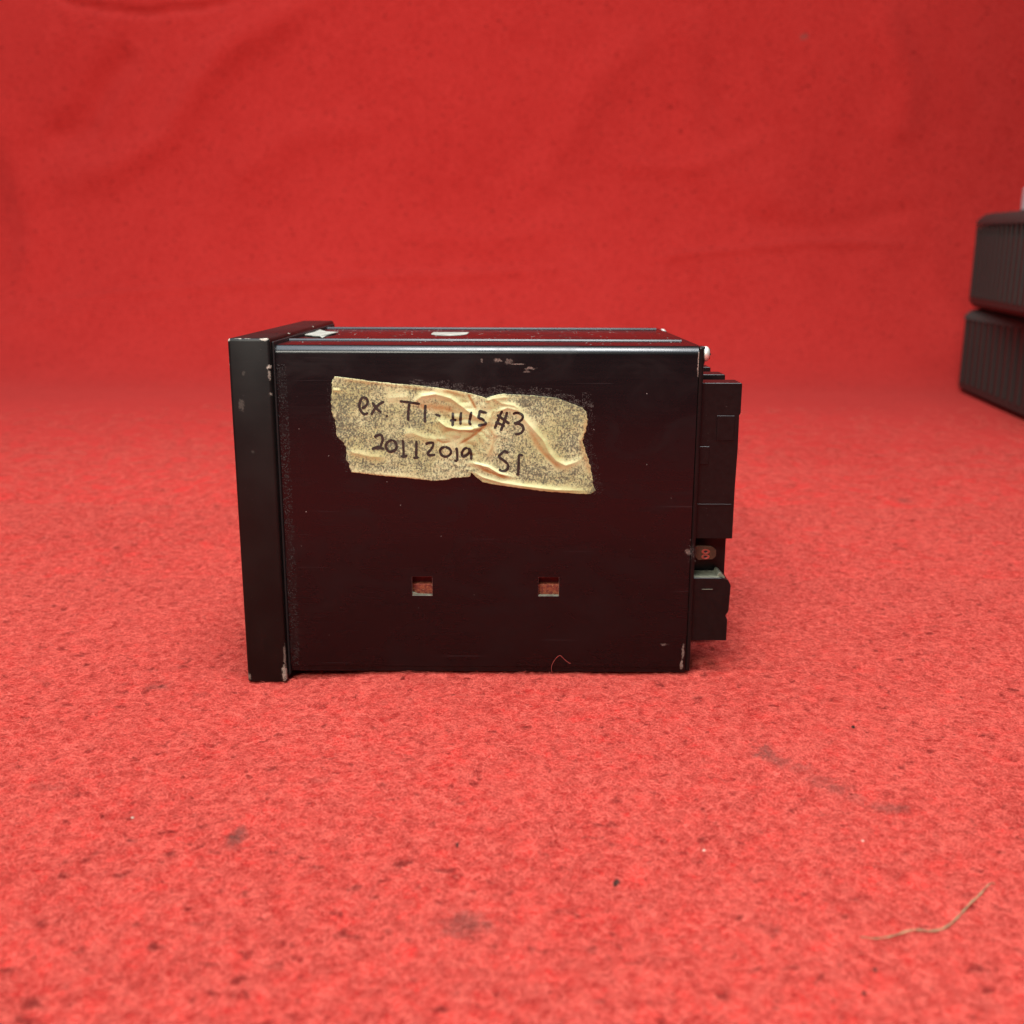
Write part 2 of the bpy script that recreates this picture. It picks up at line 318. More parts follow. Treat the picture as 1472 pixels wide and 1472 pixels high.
def tape_mat():
    m_, t, b = new_mat('aged_masking_tape')
    co = t.node('ShaderNodeTexCoord').outputs['Object']
    lift = t.node('ShaderNodeAttribute', attribute_name='lift', attribute_type='GEOMETRY').outputs['Fac']
    stain = t.node('ShaderNodeAttribute', attribute_name='stain', attribute_type='GEOMETRY').outputs['Fac']
    fine = t.noise(co, 2400, 3, .8); fib = t.noise(t.scale_vec(co, (1900, 1, 1000)), 1.0, 2, .6); blot = t.noise(co, 160, 3, .6)
    sp = t.math('ADD', t.math('MULTIPLY', fine, .65), t.math('MULTIPLY', fib, .35))
    # where the tape is pressed flat the black metal shows through its crepe; where it stands off it stays cream
    see = t.math('SUBTRACT', t.math('ADD', sp, t.math('MULTIPLY', t.math('SUBTRACT', blot, .5), .28)), t.math('MULTIPLY', lift, .24))
    dark = t.ramp(see, .40, .58, 0, .92)
    cream = t.mix(t.ramp(t.noise(co, 90, 3, .6), .35, .65), (.455, .455, .205), (.59, .60, .33))
    c = t.mix(dark, cream, (.070, .074, .052))
    c = t.mix(t.math('MULTIPLY', t.math('MULTIPLY', stain, t.ramp(t.noise(co, 700, 3, .6), .2, .5)), .95), c, (.36, .15, .035))
    t.put(b.inputs['Base Color'], c)
    t.put(b.inputs['Roughness'], t.math('SUBTRACT', .62, t.math('MULTIPLY', lift, .15)))
    bn = t.node('ShaderNodeBump'); bn.inputs['Strength'].default_value = .5; bn.inputs['Distance'].default_value = .06 * MM
    t.put(bn.inputs['Height'], t.math('ADD', fine, t.math('MULTIPLY', t.noise(t.scale_vec(co, (1, 1, 1.6)), 420, 4, .7, .6), 2.6))); t.put(b.inputs['Normal'], bn.outputs[0])
    return m_
M_tape = tape_mat()

# ------------------------------------------------------------ the red felt: floor that sweeps up into a backdrop
YB, RB = 0.680, 0.280          # floor ends, bend radius
def cloth_h(x, y):
    """height of the floor cloth in metres, x and y arrays in metres"""
    X, Y = x * 1000, y * 1000
    h = 1.6 * N1(X / 70, Y / 70) + 1.0 * N2(X / 28, Y / 28) + 3.0 * N4(X / 260 + 9, Y / 200)
    fine = .34 * N3(X / 5.5, Y / 5.5) + .20 * N4(X / 2.4, Y / 2.4)
    # the meter presses it flat
    dx = np.maximum(np.maximum(-16 - X, X - 124), 0); dy = np.maximum(np.maximum(-6 - Y, Y - 100), 0)
    k = np.clip(np.hypot(dx, dy) / 45, 0, 1); k = k * k * (3 - 2 * k)
    h = h * k + fine - .45
    # slightly deeper under the heavy front bezel, a soft swell towards the back of the case
    bx = np.exp(-((X + 5) / 16) ** 2) * np.exp(-(np.clip(np.abs(Y - 48) - 46, 0, None) / 10) ** 2)
    sw = np.clip((X - 8) / 20, 0, 1) * np.clip((150 - X) / 30, 0, 1) * np.exp(-(np.clip(np.abs(Y - 48) - 55, 0, None) / 25) ** 2)
    h = h - .35 * bx + 1.35 * sw
    # pressed flat below the stacked cases
    q = np.clip(1 - np.maximum(np.maximum(430 - X, 390 - Y), 0) / 40, 0, 1)
    h = h * (1 - q) - .6 * q
    return h * MM

def cloth():
    s1 = np.r_[np.arange(-1.2, -.17, .02), np.arange(-.17, .16, .0011), np.geomspace(.16, YB, 260)]
    # the bend eases in and out, like heavy cloth
    t_ = np.linspace(0, 1, 121); th = math.pi / 2 * t_ * t_ * (3 - 2 * t_); La = .56
    by = np.r_[0, np.cumsum((np.cos(th[1:]) + np.cos(th[:-1])) / 2)] * La / 120; bz = np.r_[0, np.cumsum((np.sin(th[1:]) + np.sin(th[:-1])) / 2)] * La / 120
    by, bz, th = by[1:], bz[1:], th[1:]; by = by / by[-1] * RB; up_ = np.linspace(0, .8, 170)[1:]
    rows_y = np.r_[s1, YB + by, np.full(up_.shape, YB + by[-1])]
    rows_z = np.r_[np.zeros_like(s1), bz, bz[-1] + up_]
    ny = np.r_[np.zeros_like(s1), -np.sin(th), -np.ones_like(up_)]; nz = np.r_[np.ones_like(s1), np.cos(th), np.zeros_like(up_)]
    nc = 620; k = np.linspace(-1, 1, nc); k = .55 * k + .45 * k ** 3
    wd = .30 + 1.15 * np.clip((rows_y + .17) / 1.0, 0, 1); wd[rows_y < -.17] = .30 + .9 * np.clip((-.17 - rows_y[rows_y < -.17]) / .5, 0, 1)
    X = .07 + wd[:, None] * k[None, :]; Y = np.repeat(rows_y[:, None], nc, 1); Z = np.repeat(rows_z[:, None], nc, 1)
    fl = np.clip(1 - (Y - .55) / .13, 0, 1)
    h = cloth_h(X, Y) * fl
    # hanging part: broad drapery and the creases seen in it
    XB, ZB = X * 1000, Z * 1000
    wall = np.zeros_like(X)
    for i_, (line, amp, wid) in enumerate(FOLDS):
        if i_ in (0, 1): amp *= 1.6
        if i_ == 3: amp, wid = -7, 3.2
        d, al = seg_dist(XB, ZB, line)
        wall += amp * np.exp(-(d / wid) ** 2) * np.clip(np.sin(np.pi * np.clip(al, .04, .96)) * 2.2, 0, 1)
    wall += 16 * N1(XB / 260 + 3, ZB / 330) + 5 * N2(XB / 90, ZB / 120) + 1.6 * N3(XB / 30, ZB / 45) + .35 * N4(XB / 8, ZB / 8)
    bend = np.clip((Z - .01) / .11, 0, 1) * (Y > .7)
    h2 = wall * MM * bend
    hh = h + h2
    Y = Y + hh * ny[:, None]; Z = Z + hh * nz[:, None]
    V = np.stack([X, Y, Z], -1).reshape(-1, 3)
    nr = len(rows_y); i = np.arange(nr - 1)[:, None] * nc + np.arange(nc - 1)[None, :]
    F = np.stack([i, i + 1, i + nc + 1, i + nc], -1).reshape(-1, 4)
    me = bpy.data.meshes.new('red_felt_cloth')
    me.vertices.add(len(V)); me.vertices.foreach_set('co', V.ravel())
    me.loops.add(F.size); me.loops.foreach_set('vertex_index', F.ravel().astype(np.int32))
    me.polygons.add(len(F)); me.polygons.foreach_set('loop_start', (np.arange(len(F)) * 4).astype(np.int32))
    me.polygons.foreach_set('use_smooth', np.ones(len(F), bool))
    me.update(calc_edges=True)
    o = link('red_felt_cloth', me, M_felt)
    tag(o, 'bright red felt cloth lying flat and sweeping up into a creased backdrop', None, kind='structure')
cloth()

# pile: loose felt fibres, thousands of little tufts
def tuft(idx, n, rad, lmin, lmax, hmax, thick, wild=False):
    V = []; F = []; tone = []
    for _ in range(n):
        a = random.uniform(0, 2 * math.pi); rr = rad * math.sqrt(random.random())
        p = Vector((rr * math.cos(a), rr * math.sin(a), random.uniform(-.1, .25)))
        th = random.uniform(0, 2 * math.pi); L = random.uniform(lmin, lmax); k = random.uniform(-1.6, 1.6)
        hh = random.uniform(.15, 1) ** 1.6 * hmax; tn = random.random(); st = 6; t_ = thick * random.uniform(.7, 1.3)
        dist = L / st; asym = random.uniform(.6, 1.8)
        for i in range(st + 1):
            s = i / st
            z = hh * math.sin(math.pi * (s ** asym)) if not wild else hh * s
            c = p + Vector((0, 0, z)); d = Vector((math.cos(th), math.sin(th), 0)); sd = Vector((-d.y, d.x, 0))
            ww = t_ * (1 - .6 * s)
            V += [c + sd * ww, c - sd * ww * .5 + Vector((0, 0, ww * .87)), c - sd * ww * .5 - Vector((0, 0, ww * .87))]
            tone += [tn] * 3
            p = p + d * dist; th += k / st + random.uniform(-.35, .35)
        b = len(V) - 3 * (st + 1)
        for i in range(st):
            for q in range(3):
                q2 = (q + 1) % 3
                F.append((b + i * 3 + q, b + i * 3 + q2, b + (i + 1) * 3 + q2, b + (i + 1) * 3 + q))
    me = mesh('felt_tuft', V, F)
    at = me.attributes.new('tone', 'FLOAT', 'POINT'); at.data.foreach_set('value', tone)
    me.materials.append(M_pile)
    me.polygons.foreach_set('use_smooth', [True] * len(me.polygons))
    return bpy.data.objects.new('felt_tuft', me)
tc = bpy.data.collections.new('felt_tufts')
for i in range(6): tc.objects.link(tuft(i, 120, 3.6, 1.2, 3.6, .75, .036))
tc.objects.link(tuft(7, 60, 3.6, 1.5, 5.0, 1.5, .034))
tc.objects.link(tuft(8, 110, 3.6, 1.2, 3.0, .6, .036))

def pile():
    pts = []
    def fill(y0, y1, sp, dens=1.0):
        y = y0
        while y < y1:
            dist = y + .268; half = .53 * dist + .02; x = .0645 - half
            while x < .0645 + half:
                px, py = x + random.uniform(-.5, .5) * sp, y + random.uniform(-.5, .5) * sp
                inside = (-.0105 < px < .0 and .0015 < py < .095) or (.0 <= px < .113 and .006 < py < .091)
                if not inside and random.random() < dens * max(0, min(1, (.62 - py) / .42)) ** .8: pts.append((px, py))
                x += sp
            y += sp
    fill(-.160, .10, .0027); fill(.10, .22, .0036); fill(.22, .40, .0052); fill(.40, .60, .0068)
    for _ in range(90): pts.append((random.uniform(-.014, .114), random.uniform(-.0025, .0035)))
    P = np.array(pts); z = cloth_h(P[:, 0], P[:, 1]) - .00012
    # the pile lies lower right in front of the case so that its foot shows
    me = bpy.data.meshes.new('cloth_pile'); me.from_pydata(np.c_[P, z].tolist(), [], [])
    o = link('felt_fibres', me)
    tag(o, 'loose red felt fibres standing up all over the red cloth', None, kind='stuff')
    ng = bpy.data.node_groups.new('scatter_fibres', 'GeometryNodeTree')
    ng.interface.new_socket('Geometry', in_out='INPUT', socket_type='NodeSocketGeometry')
    ng.interface.new_socket('Geometry', in_out='OUTPUT', socket_type='NodeSocketGeometry')
    n = ng.nodes; gi = n.new('NodeGroupInput'); go = n.new('NodeGroupOutput')
    inst = n.new('GeometryNodeInstanceOnPoints'); ci = n.new('GeometryNodeCollectionInfo')
    ci.inputs['Collection'].default_value = tc; ci.inputs['Separate Children'].default_value = True; ci.inputs['Reset Children'].default_value = True
    rv = n.new('FunctionNodeRandomValue'); rv.data_type = 'FLOAT_VECTOR'
    rv.inputs[0].default_value = (-.06, -.06, 0); rv.inputs[1].default_value = (.06, .06, 6.283)
    rs = n.new('FunctionNodeRandomValue'); rs.data_type = 'FLOAT'; rs.inputs[2].default_value = .75; rs.inputs[3].default_value = 1.2; rs.inputs['Seed'].default_value = 5
    L = ng.links
    L.new(gi.outputs[0], inst.inputs['Points']); L.new(ci.outputs[0], inst.inputs['Instance']); inst.inputs['Pick Instance'].default_value = True
    L.new(rv.outputs[0], inst.inputs['Rotation']); L.new(rs.outputs[1], inst.inputs['Scale']); L.new(inst.outputs[0], go.inputs[0])
    md = o.modifiers.new('fibres', 'NODES'); md.node_group = ng
pile()

# ------------------------------------------------------------ the panel meter
meter = bpy.data.objects.new('panel_meter', None); COL.objects.link(meter)
tag(meter, 'black metal cased panel meter with handwritten masking tape on its side, standing on red felt', 'panel meter')

Y0 = 3.05; X1 = 112.6; Z0, Z1 = 2.24, 94.1; Y1 = 92.95
HX = [(35.5, 41.2), (70.7, 76.5)]; HZ = (24.9, 30.5)
def case_shell():
    # profile in (y, z), counter-clockwise seen from +x, starting at the foot of the visible side
    prof = [(Y0 + .55, Z0 + .0), (Y0 + .35, Z0 + .15), (Y0 + .35, 3.75), (Y0 + .02, 3.95), (Y0, 4.1), (Y0, HZ[0]), (Y0, HZ[1])]
    R = 2.3
    # drawn corner: short tight curves either side of an almost straight 45 degree run
    for a_, b_ in ((0, -R), (.03, -1.95), (.12, -1.66), (.30, -1.36), (.55, -1.06), (.85, -.75), (1.18, -.46), (1.5, -.24), (1.82, -.09), (2.1, -.02), (R, 0)):
        prof.append((Y0 + a_, Z1 + b_))
    for k in range(0, 11):
        a = math.pi / 2 * k / 10; prof.append((Y1 - R + R * math.sin(a), Z1 - R + R * math.cos(a)))
    prof += [(Y1, Z0 + 1), (Y1 - .8, Z0)]
    xs = [0.0, HX[0][0], HX[0][1], HX[1][0], HX[1][1], X1]
    V = []; F = []
    n = len(prof)
    for x in xs: V += [(x, y, z) for y, z in prof]
    for i in range(len(xs) - 1):
        for k in range(n):
            if k == 5 and i in (1, 3): continue      # the two square openings
            k2 = (k + 1) % n
            F.append((i * n + k, (i + 1) * n + k, (i + 1) * n + k2, i * n + k2))
    me = mesh('case', V, F); bm = bmesh.new(); bm.from_mesh(me); bmesh.ops.recalc_face_normals(bm, faces=bm.faces); bm.to_mesh(me); bm.free()
    o = link('case', me, M_case, meter)
    me.polygons.foreach_set('use_smooth', [True] * len(me.polygons)); me.set_sharp_from_angle(angle=math.radians(24))
    return o
case = case_shell()
for a, b_ in HX:
    # cut edges of the sheet round each opening, and the dusty panel behind it
    bm = bmesh.new(); t_ = 1.3
    for (x0, x1, z0, z1) in ((a, b_, HZ[0] - .5, HZ[0] + .02), (a, b_, HZ[1] - .02, HZ[1] + .5), (a - .5, a + .02, HZ[0], HZ[1]), (b_ - .02, b_ + .5, HZ[0], HZ[1])):
        add_box(bm, x0, x1, Y0 + .02, Y0 + t_, z0, z1)
    link('opening_edge', bm_mesh('opening_edge', bm), M_edge, meter)
    box('inner_panel', a - 3, b_ + 3, Y0 + 4.2, Y0 + 4.8, HZ[0] - 4, HZ[1] + 4, M_red_in, meter)
    box('inner_ledge', a - 2, b_ + 2, Y0 + 2.0, Y0 + 4.1, HZ[0] - 4, HZ[0] + 2.9, M_rust, meter, .3)
    # dust ledge inside the opening
    prism = [(a + .1, HZ[0] + .02), (b_ - .1, HZ[0] + .02), (b_ - .1, HZ[0] + .25), (a + 1.8, HZ[0] + .3), (a + .1, HZ[0] + .9)] if a < 50 else [(a + .1, HZ[0] + .02), (b_ - .1, HZ[0] + .02), (b_ - .1, HZ[0] + .22), (a + .1, HZ[0] + .25)]
    prism_xz('dust_ledge', prism, Y0 + .35, Y0 + 1.1, M_dusty, meter, 0)

# two long ribs along the top
for yr in (20.8, 79.5):
    xe = 110.6 if yr < 50 else 111.3; V = []
    pr = [(yr - .75, Z1 - .2), (yr - .75, Z1 + .02), (yr - .55, Z1 + .12), (yr - .10, Z1 + .545), (yr + .15, Z1 + .62), (yr + 1.0, Z1 + .58), (yr + 1.2, Z1 + .5), (yr + 1.2, Z1 - .2)]
    for x in (.6, xe): V += [(x, y, z) for y, z in pr]
    n = len(pr); F = [(k, k + n, (k + 1) % n + n, (k + 1) % n) for k in range(n)] + [tuple(range(n)), tuple(range(2 * n - 1, n - 1, -1))]
    o = link('rib', mesh('rib', V, F), M_case, meter)

# bezel
bm = bmesh.new(); add_box(bm, -11.1, 0, 0, 96, 0, 96, .8, 3)
bez = link('bezel', bm_mesh('bezel', bm), M_bezel, meter, True); bez.data.set_sharp_from_angle(angle=math.radians(40))
fr = box('window_frame', -12.0, -11.0, 8, 88, 30, 84, M_dark, bez, .2)
box('display_window', -12.2, -11.9, 11, 85, 33, 81, M_glass, bez, .1)
# gasket between bezel and case
box('gasket', 0.02, .55, 2.2, 93.8, 1.4, 95.0, M_dark, meter, .15)

# back plate, screw, terminals
bm = bmesh.new(); add_box(bm, X1 + .12, 114.1, 3.5, 92.4, 2.5, 93.9, .5, 2)
link('back_plate', bm_mesh('back_plate', bm), M_term, meter)
def screw(y, z):
    V = []; F = []; n = 16; prof = [(114.05, 0.0), (114.05, 2.0), (114.9, 2.05), (115.4, 1.85), (115.75, 1.4), (115.9, .7), (115.92, 0)]
    for x, r_ in prof: V += [(x, y + r_ * math.cos(2 * math.pi * k / n), z + r_ * math.sin(2 * math.pi * k / n)) for k in range(n)]
    for i in range(len(prof) - 1):
        for k in range(n): F.append((i * n + k, i * n + (k + 1) % n, (i + 1) * n + (k + 1) % n, (i + 1) * n + k))
    s_ = link('screw', mesh('screw', V, F), M_screw, meter, True)
    bm = bmesh.new(); add_box(bm, 115.6, 116.0, y - .25, y + .25, z - 1.4, z + 1.4); add_box(bm, 115.61, 116.01, y - 1.4, y + 1.4, z - .25, z + .25)
    link('screw_slot', bm_mesh('screw_slot', bm), M_dark, s_)
screw(6.2, 91.9); screw(88, 91.9); screw(88, 7.9)
# plate corner washer, catches light
box('washer', 112.9, 114.5, 4.6, 7.8, 89.2, 94.0, M_term, meter, .4, 3)

def upper_block(y0, y1, lab=None):
    poly = [(114.12, 41), (124.6, 41), (124.6, 56), (124.8, 66), (124.7, 75.6), (125.05, 75.9), (125.05, 84.0), (124.8, 84.2), (114.12, 84.2)]
    b_ = prism_xz('terminal_cover', poly, y0, y1, M_term, meter, .15)
    # raised marking panel, hinge lines and small ledges on its side
    box('raised_panel', 118.7, 123.5, y0 - .22, y0 + .3, 68.6, 75.4, M_term, b_, .08, 1)
    box('cover_ledge', 114.3, 123.8, y0 - .12, y0 + .2, 50.4, 50.9, M_term, b_, .05, 1)
    box('cover_ledge', 114.3, 117.0, y0 - .3, y0 + .3, 62, 67, M_term, b_, .1, 1)
    return b_
for y0 in (5.9, 29.0, 52.0, 75.0): upper_block(y0, y0 + 8.6)
prism_low = [(114.12, 11), (124.5, 11), (124.5, 17.2), (123.9, 18.4), (124.7, 19.8), (124.95, 27.4), (124.1, 28.9), (122.2, 29.6), (114.12, 29.6)]
for y0 in (5.9, 29.0, 52.0, 75.0):
    prism_xz('lower_terminal', prism_low, y0, y0 + 7.6, M_term, meter, .15)
    # pale dusty top of the lower terminal
    box('dusty_top', 114.2, 121.7, y0 + .25, y0 + 7.2, 29.55, 29.72, M_dusty, meter, .03, 1)
    prism_xz('cable_guide', [(121.0, 29.65), (123.2, 28.95), (123.4, 29.5), (122.2, 30.7), (121.6, 30.8)], y0 + 1.0, y0 + 6.8, M_dusty, meter, .08)
    box('terminal_carrier', 114.12, 124.5, y0 + 7.7, y0 + 8.6, 10.5, 60, M_term, meter, .1, 1)
box('scratch_line', 116.8, 119.8, 5.78, 5.95, 26.2, 26.32, M_dusty, meter, .02, 1)
box('moulded_peg', 114.0, 116.0, 29.5, 33, 86.4, 87.4, M_term, meter, .15, 1)
# bit of circuit board with two solder eyes in the gap
oc = [(112.9, 38.2), (114.2, 38.6), (118.0, 38.4), (119.3, 37.4), (119.3, 35.6), (118.3, 34.7), (114.3, 34.5), (112.9, 36.2)]
pcb = prism_xz('circuit_board', [(x + 1.25, z) for x, z in oc], 7.0, 7.9, M_pcb, meter, .05)
for zc in (36.95, 35.45):
    V = []; F = []; n = 20
    for rr, yy in ((.42, 6.9), (.55, 6.78), (.95, 6.78), (1.05, 6.95)):
        V += [(117.6 + rr * math.cos(2 * math.pi * k / n) * 1.15, yy, zc + .85 * rr * math.sin(2 * math.pi * k / n) * .85) for k in range(n)]
    for i in range(3):
        for k in range(n): F.append((i * n + k, i * n + (k + 1) % n, (i + 1) * n + (k + 1) % n, (i + 1) * n + k))
    V.append((117.6, 6.97, zc)); c_ = len(V) - 1
    pd = link('solder_pad', mesh('solder_pad', V, F), M_pad, pcb)
    V = [(117.6 + .5 * math.cos(2 * math.pi * k / n), 6.93, zc + .36 * math.sin(2 * math.pi * k / n)) for k in range(n)]
    pass
    link('hole', mesh('hole', V, [tuple(range(n))]), M_dark, pcb)

# stickers on the top
V = [(38.5 + 0, 39.8 + 0, 94.2)]
poly = []
for k in range(13):
    a = math.pi + math.pi * k / 12; poly.append((43.5 + 5.6 * math.cos(a), 52 + 8.5 * math.sin(a)))
poly += [(49.2, 60.0), (38.0, 60.2)]
def sheet_xy(name, poly, z, th, mat, parent, curl=0):
    bm = bmesh.new(); f = bm.faces.new([bm.verts.new((x, y, z + curl * math.sin(x * 1.7) ** 2)) for x, y in poly])
    r_ = bmesh.ops.extrude_face_region(bm, geom=[f])
    for v in [g for g in r_['geom'] if isinstance(g, bmesh.types.BMVert)]: v.co.z += th
    bmesh.ops.recalc_face_normals(bm, faces=bm.faces)
    return link(name, bm_mesh(name, bm), mat, parent)
sheet_xy('paper_sticker', poly, Z1 + .02, .12, M_paper, meter)['label'] = 'white rounded paper sticker on the top'
sheet_xy('torn_sticker', TORN, Z1 + .03, .2, M_paper, meter, .3)['label'] = 'torn scrap of white sticker beside the bezel'

# ------------------------------------------------------------ masking tape with handwriting
def sample(line, n):
    P = resample(line, .05); k = np.linspace(0, len(P) - 1, n); i = np.arange(len(P))
    return np.stack([np.interp(k, i, P[:, 0]), np.interp(k, i, P[:, 1])], 1)
def tape_height(x, z):
    h = np.zeros_like(x); st = np.zeros_like(x); lf = np.zeros_like(x)
    for line, amp, wid, s_ in CREASES:
        d, al = seg_dist(x, z, line)
        tp = np.clip(np.sin(np.pi * np.clip(al, .03, .97)) * 1.8, 0, 1)
        wid_ = wid * (.55 + .5 * (N2(x / 2.1, z / 2.1) + .5))
        # ridges are sharp at the crest, slack at the sides
        h += .85 * amp * tp * (.7 * np.exp(-(d / (wid_ * .8))) + .3 * np.exp(-(d / wid_) ** 2))
        lf = np.maximum(lf, tp * min(1, abs(amp) / .5) * np.exp(-(d / (wid_ * 1.5)) ** 2)); st += s_ * tp * np.exp(-(d / (wid_ * 1.0)) ** 2)
    h = np.maximum(h, -.35) + .10 * N1(x / 3.2, z / 3.2) + .05 * N3(x / 1.1, z / 1.1)
    cen = np.exp(-(((x - 51) / 9) ** 2 + ((z - 72) / 9) ** 2))
    crink = np.abs(N4(x / 2.2 + z / 5, z / 1.6)) * 2
    h += cen * .38 * crink; lf = np.maximum(lf, cen * .7)
    return np.clip(h, -.08, None) + .30, np.clip(st, 0, 1), np.clip(lf, 0, 1)
tape = None
def make_tape():
    nu, nv = 330, 130
    T = sample(TOP, nu); B = sample(BOTTOM, nu)
    Rr = sample(RIGHT, nv); Lf = sample(LEFT, nv)     # RIGHT runs top to bottom, LEFT runs top to bottom
    rg = np.random.default_rng(5)
    jag = lambda n, a: np.convolve(rg.normal(0, a, n + 4), [.2, .3, .3, .2], 'same')[2:-2]
    Lf[1:-1, 0] += jag(nv, .22)[1:-1]; Rr[1:-1, 0] += jag(nv, .22)[1:-1]
    T[1:-1, 1] += jag(nu, .05)[1:-1]; B[1:-1, 1] += jag(nu, .06)[1:-1]
    s = np.linspace(0, 1, nu)[None, :]; t = np.linspace(0, 1, nv)[:, None]
    P = []
    for c in (0, 1):
        c00, c10, c01, c11 = T[0, c], T[-1, c], B[0, c], B[-1, c]
        P.append((1 - t) * T[:, c][None, :] + t * B[:, c][None, :] + (1 - s) * Lf[:, c][:, None] + s * Rr[:, c][:, None]
                 - ((1 - s) * (1 - t) * c00 + s * (1 - t) * c10 + (1 - s) * t * c01 + s * t * c11))
    X, Z = P
    H, ST, LF = tape_height(X, Z)
    # press the cut ends down, leave the lower right corner lifted
    Hf = H.copy()
    V = np.concatenate([np.stack([X, Y0 - Hf, Z], -1).reshape(-1, 3), np.stack([X, Y0 - np.maximum(Hf - .14, .02), Z], -1).reshape(-1, 3)])
    n = nu * nv; F = []
    idx = np.arange(n).reshape(nv, nu)
    a = idx[:-1, :-1]; b = idx[:-1, 1:]; c = idx[1:, 1:]; d = idx[1:, :-1]
    F = np.stack([a, d, c, b], -1).reshape(-1, 4).tolist() + (np.stack([a, b, c, d], -1).reshape(-1, 4) + n).tolist()
    for line in (idx[0, :], idx[:, -1], idx[-1, ::-1], idx[::-1, 0]):
        for p, q in zip(line[:-1].tolist(), line[1:].tolist()): F.append([p, q, q + n, p + n])
    me = mesh('masking_tape', V.tolist(), F)
    for nm, arr in (('lift', LF), ('stain', ST)):
        at = me.attributes.new(nm, 'FLOAT', 'POINT'); at.data.foreach_set('value', np.r_[arr.ravel(), arr.ravel()].astype(np.float32))
    o = link('masking_tape', me, M_tape, meter, True)
    o['label'] = 'crumpled yellowed masking tape with two lines of handwriting'
    return o
tape = make_tape()
def ink(name, strokes):
    V = []; F = []
    for s_ in strokes:
        P = spline(s_, max(8, len(s_) * 10)) if len(s_) > 2 else np.array(s_, float)
        P = resample(P, .14); n = len(P)
        d = np.gradient(P, axis=0); d /= np.maximum(np.linalg.norm(d, axis=1), 1e-6)[:, None]; nn = np.stack([-d[:, 1], d[:, 0]], 1)
        w_ = .36 * (1 + .22 * N1(P[:, 0] / .9, P[:, 1] / .9) + .12 * N3(P[:, 0] / .3, P[:, 1] / .3))
        # rounded pen ends
        e = np.minimum(np.arange(n), np.arange(n)[::-1]) * .14; w_ = w_ * np.sqrt(np.clip(1 - (1 - np.clip(e / .36, 0, 1)) ** 2, .12, 1))
        rows = []
        for k in (-1, -.33, .33, 1):
            Q = P + nn * (w_ * k)[:, None]; h, _, _ = tape_height(Q[:, 0], Q[:, 1])
            rows.append(np.stack([Q[:, 0], Y0 - h - .045, Q[:, 1]], 1))
        b = len(V)
        for i in range(n): V += [tuple(r_[i]) for r_ in rows]
        for i in range(n - 1):
            for k in range(3): F.append((b + i * 4 + k, b + i * 4 + k + 1, b + (i + 1) * 4 + k + 1, b + (i + 1) * 4 + k))
    return link(name, mesh(name, V, F), M_ink, tape)
ink('handwriting', ROW1)['label'] = 'upper line of handwriting'
ink('handwriting', ROW2)['label'] = 'lower line of handwriting'

# ------------------------------------------------------------ flecks of glue, dust and grit stuck to the meter
def flecks(name, items, mat, axis='y', off=0.0, parent=None):
    V = []; F = []
    for (p, q, r_, asp) in items:
        n = random.randint(4, 6); th = random.uniform(0, 6.28); b = len(V); ph = random.uniform(0, 3.14)
        for k in range(n):
            a = th + 2 * math.pi * k / n; rr = r_ * random.uniform(.5, 1.2)
            du, dv = rr * math.cos(a) * asp, rr * math.sin(a)
            du, dv = du * math.cos(ph) - dv * math.sin(ph), du * math.sin(ph) + dv * math.cos(ph)
            V.append((p + du, off, q + dv) if axis == 'y' else (p + du, q + dv, off))
        V.append((p, off - r_ * .35, q) if axis == 'y' else (p, q, off + r_ * .35)); c_ = len(V) - 1
        for k in range(n):
            F.append((b + k, b + (k + 1) % n, c_))
    o = link(name, mesh(name, V, F), mat, parent or meter); o['kind'] = 'stuff'; return o
it = []
topx = np.array(TOP)
for _ in range(3000):
    x = random.uniform(36, 85); zt = np.interp(x, topx[:, 0], topx[:, 1]); k = random.random() ** 1.5
    z = zt + .1 + k * (2.3 if 44 < x < 80 else 1.5)
    if N2(np.array([x / 1.3]), np.array([z / .9]))[0] + random.gauss(0, .22) > -.08: it.append((x, z, random.uniform(.025, .10), random.uniform(1, 3.4)))
rl = np.array(RIGHT)
for _ in range(650):
    z = random.uniform(54, 82); xr = np.interp(-z, -rl[:, 1], rl[:, 0]); it.append((xr + random.random() ** 2 * 2.4, z, random.uniform(.035, .09), 1.3))
ll = np.array(LEFT)
for _ in range(320):
    z = random.uniform(60, 84); xl = np.interp(-z, -ll[:, 1], ll[:, 0]); it.append((xl - random.random() ** 2 * 1.5, z, random.uniform(.03, .08), 1.3))
flecks('glue_residue', it, M_glue, 'y', Y0 - .01)
it = [(random.uniform(.7, 3.3), random.uniform(4, 89), random.uniform(.05, .16), 1.0) for _ in range(1300)]
flecks('paint_grain', it, M_grain, 'y', Y0 - .01)
it = [(random.uniform(4, 111), random.uniform(5, 91), random.uniform(.04, .12), random.uniform(1, 2)) for _ in range(24)]
flecks('dust', it, M_grit, 'y', Y0 - .01)
it = [(random.uniform(4, 110), random.uniform(8, 90), random.uniform(.08, .22), random.uniform(1, 1.8)) for _ in range(190)]
flecks('dust', it, M_grit, 'z', Z1 + .01)
it = [(random.gauss(113, .5), random.gauss(38.2, 1.1), random.uniform(.05, .16), 1.6) for _ in range(70)]
flecks('dust', it, M_glue, 'y', 3.0)
it = [(random.uniform(-10.5, -.6), random.uniform(2, 94), random.uniform(.04, .1), random.uniform(1, 2)) for _ in range(50)]
flecks('dust', it, M_grain, 'y', -.01)
# ledge scratches on the terminal covers
it = [(random.uniform(114.4, 123.8), random.uniform(42, 84), random.uniform(.04, .1), random.uniform(1, 2.5)) for _ in range(16)]
flecks('dust', it, M_glue, 'y', 5.88)

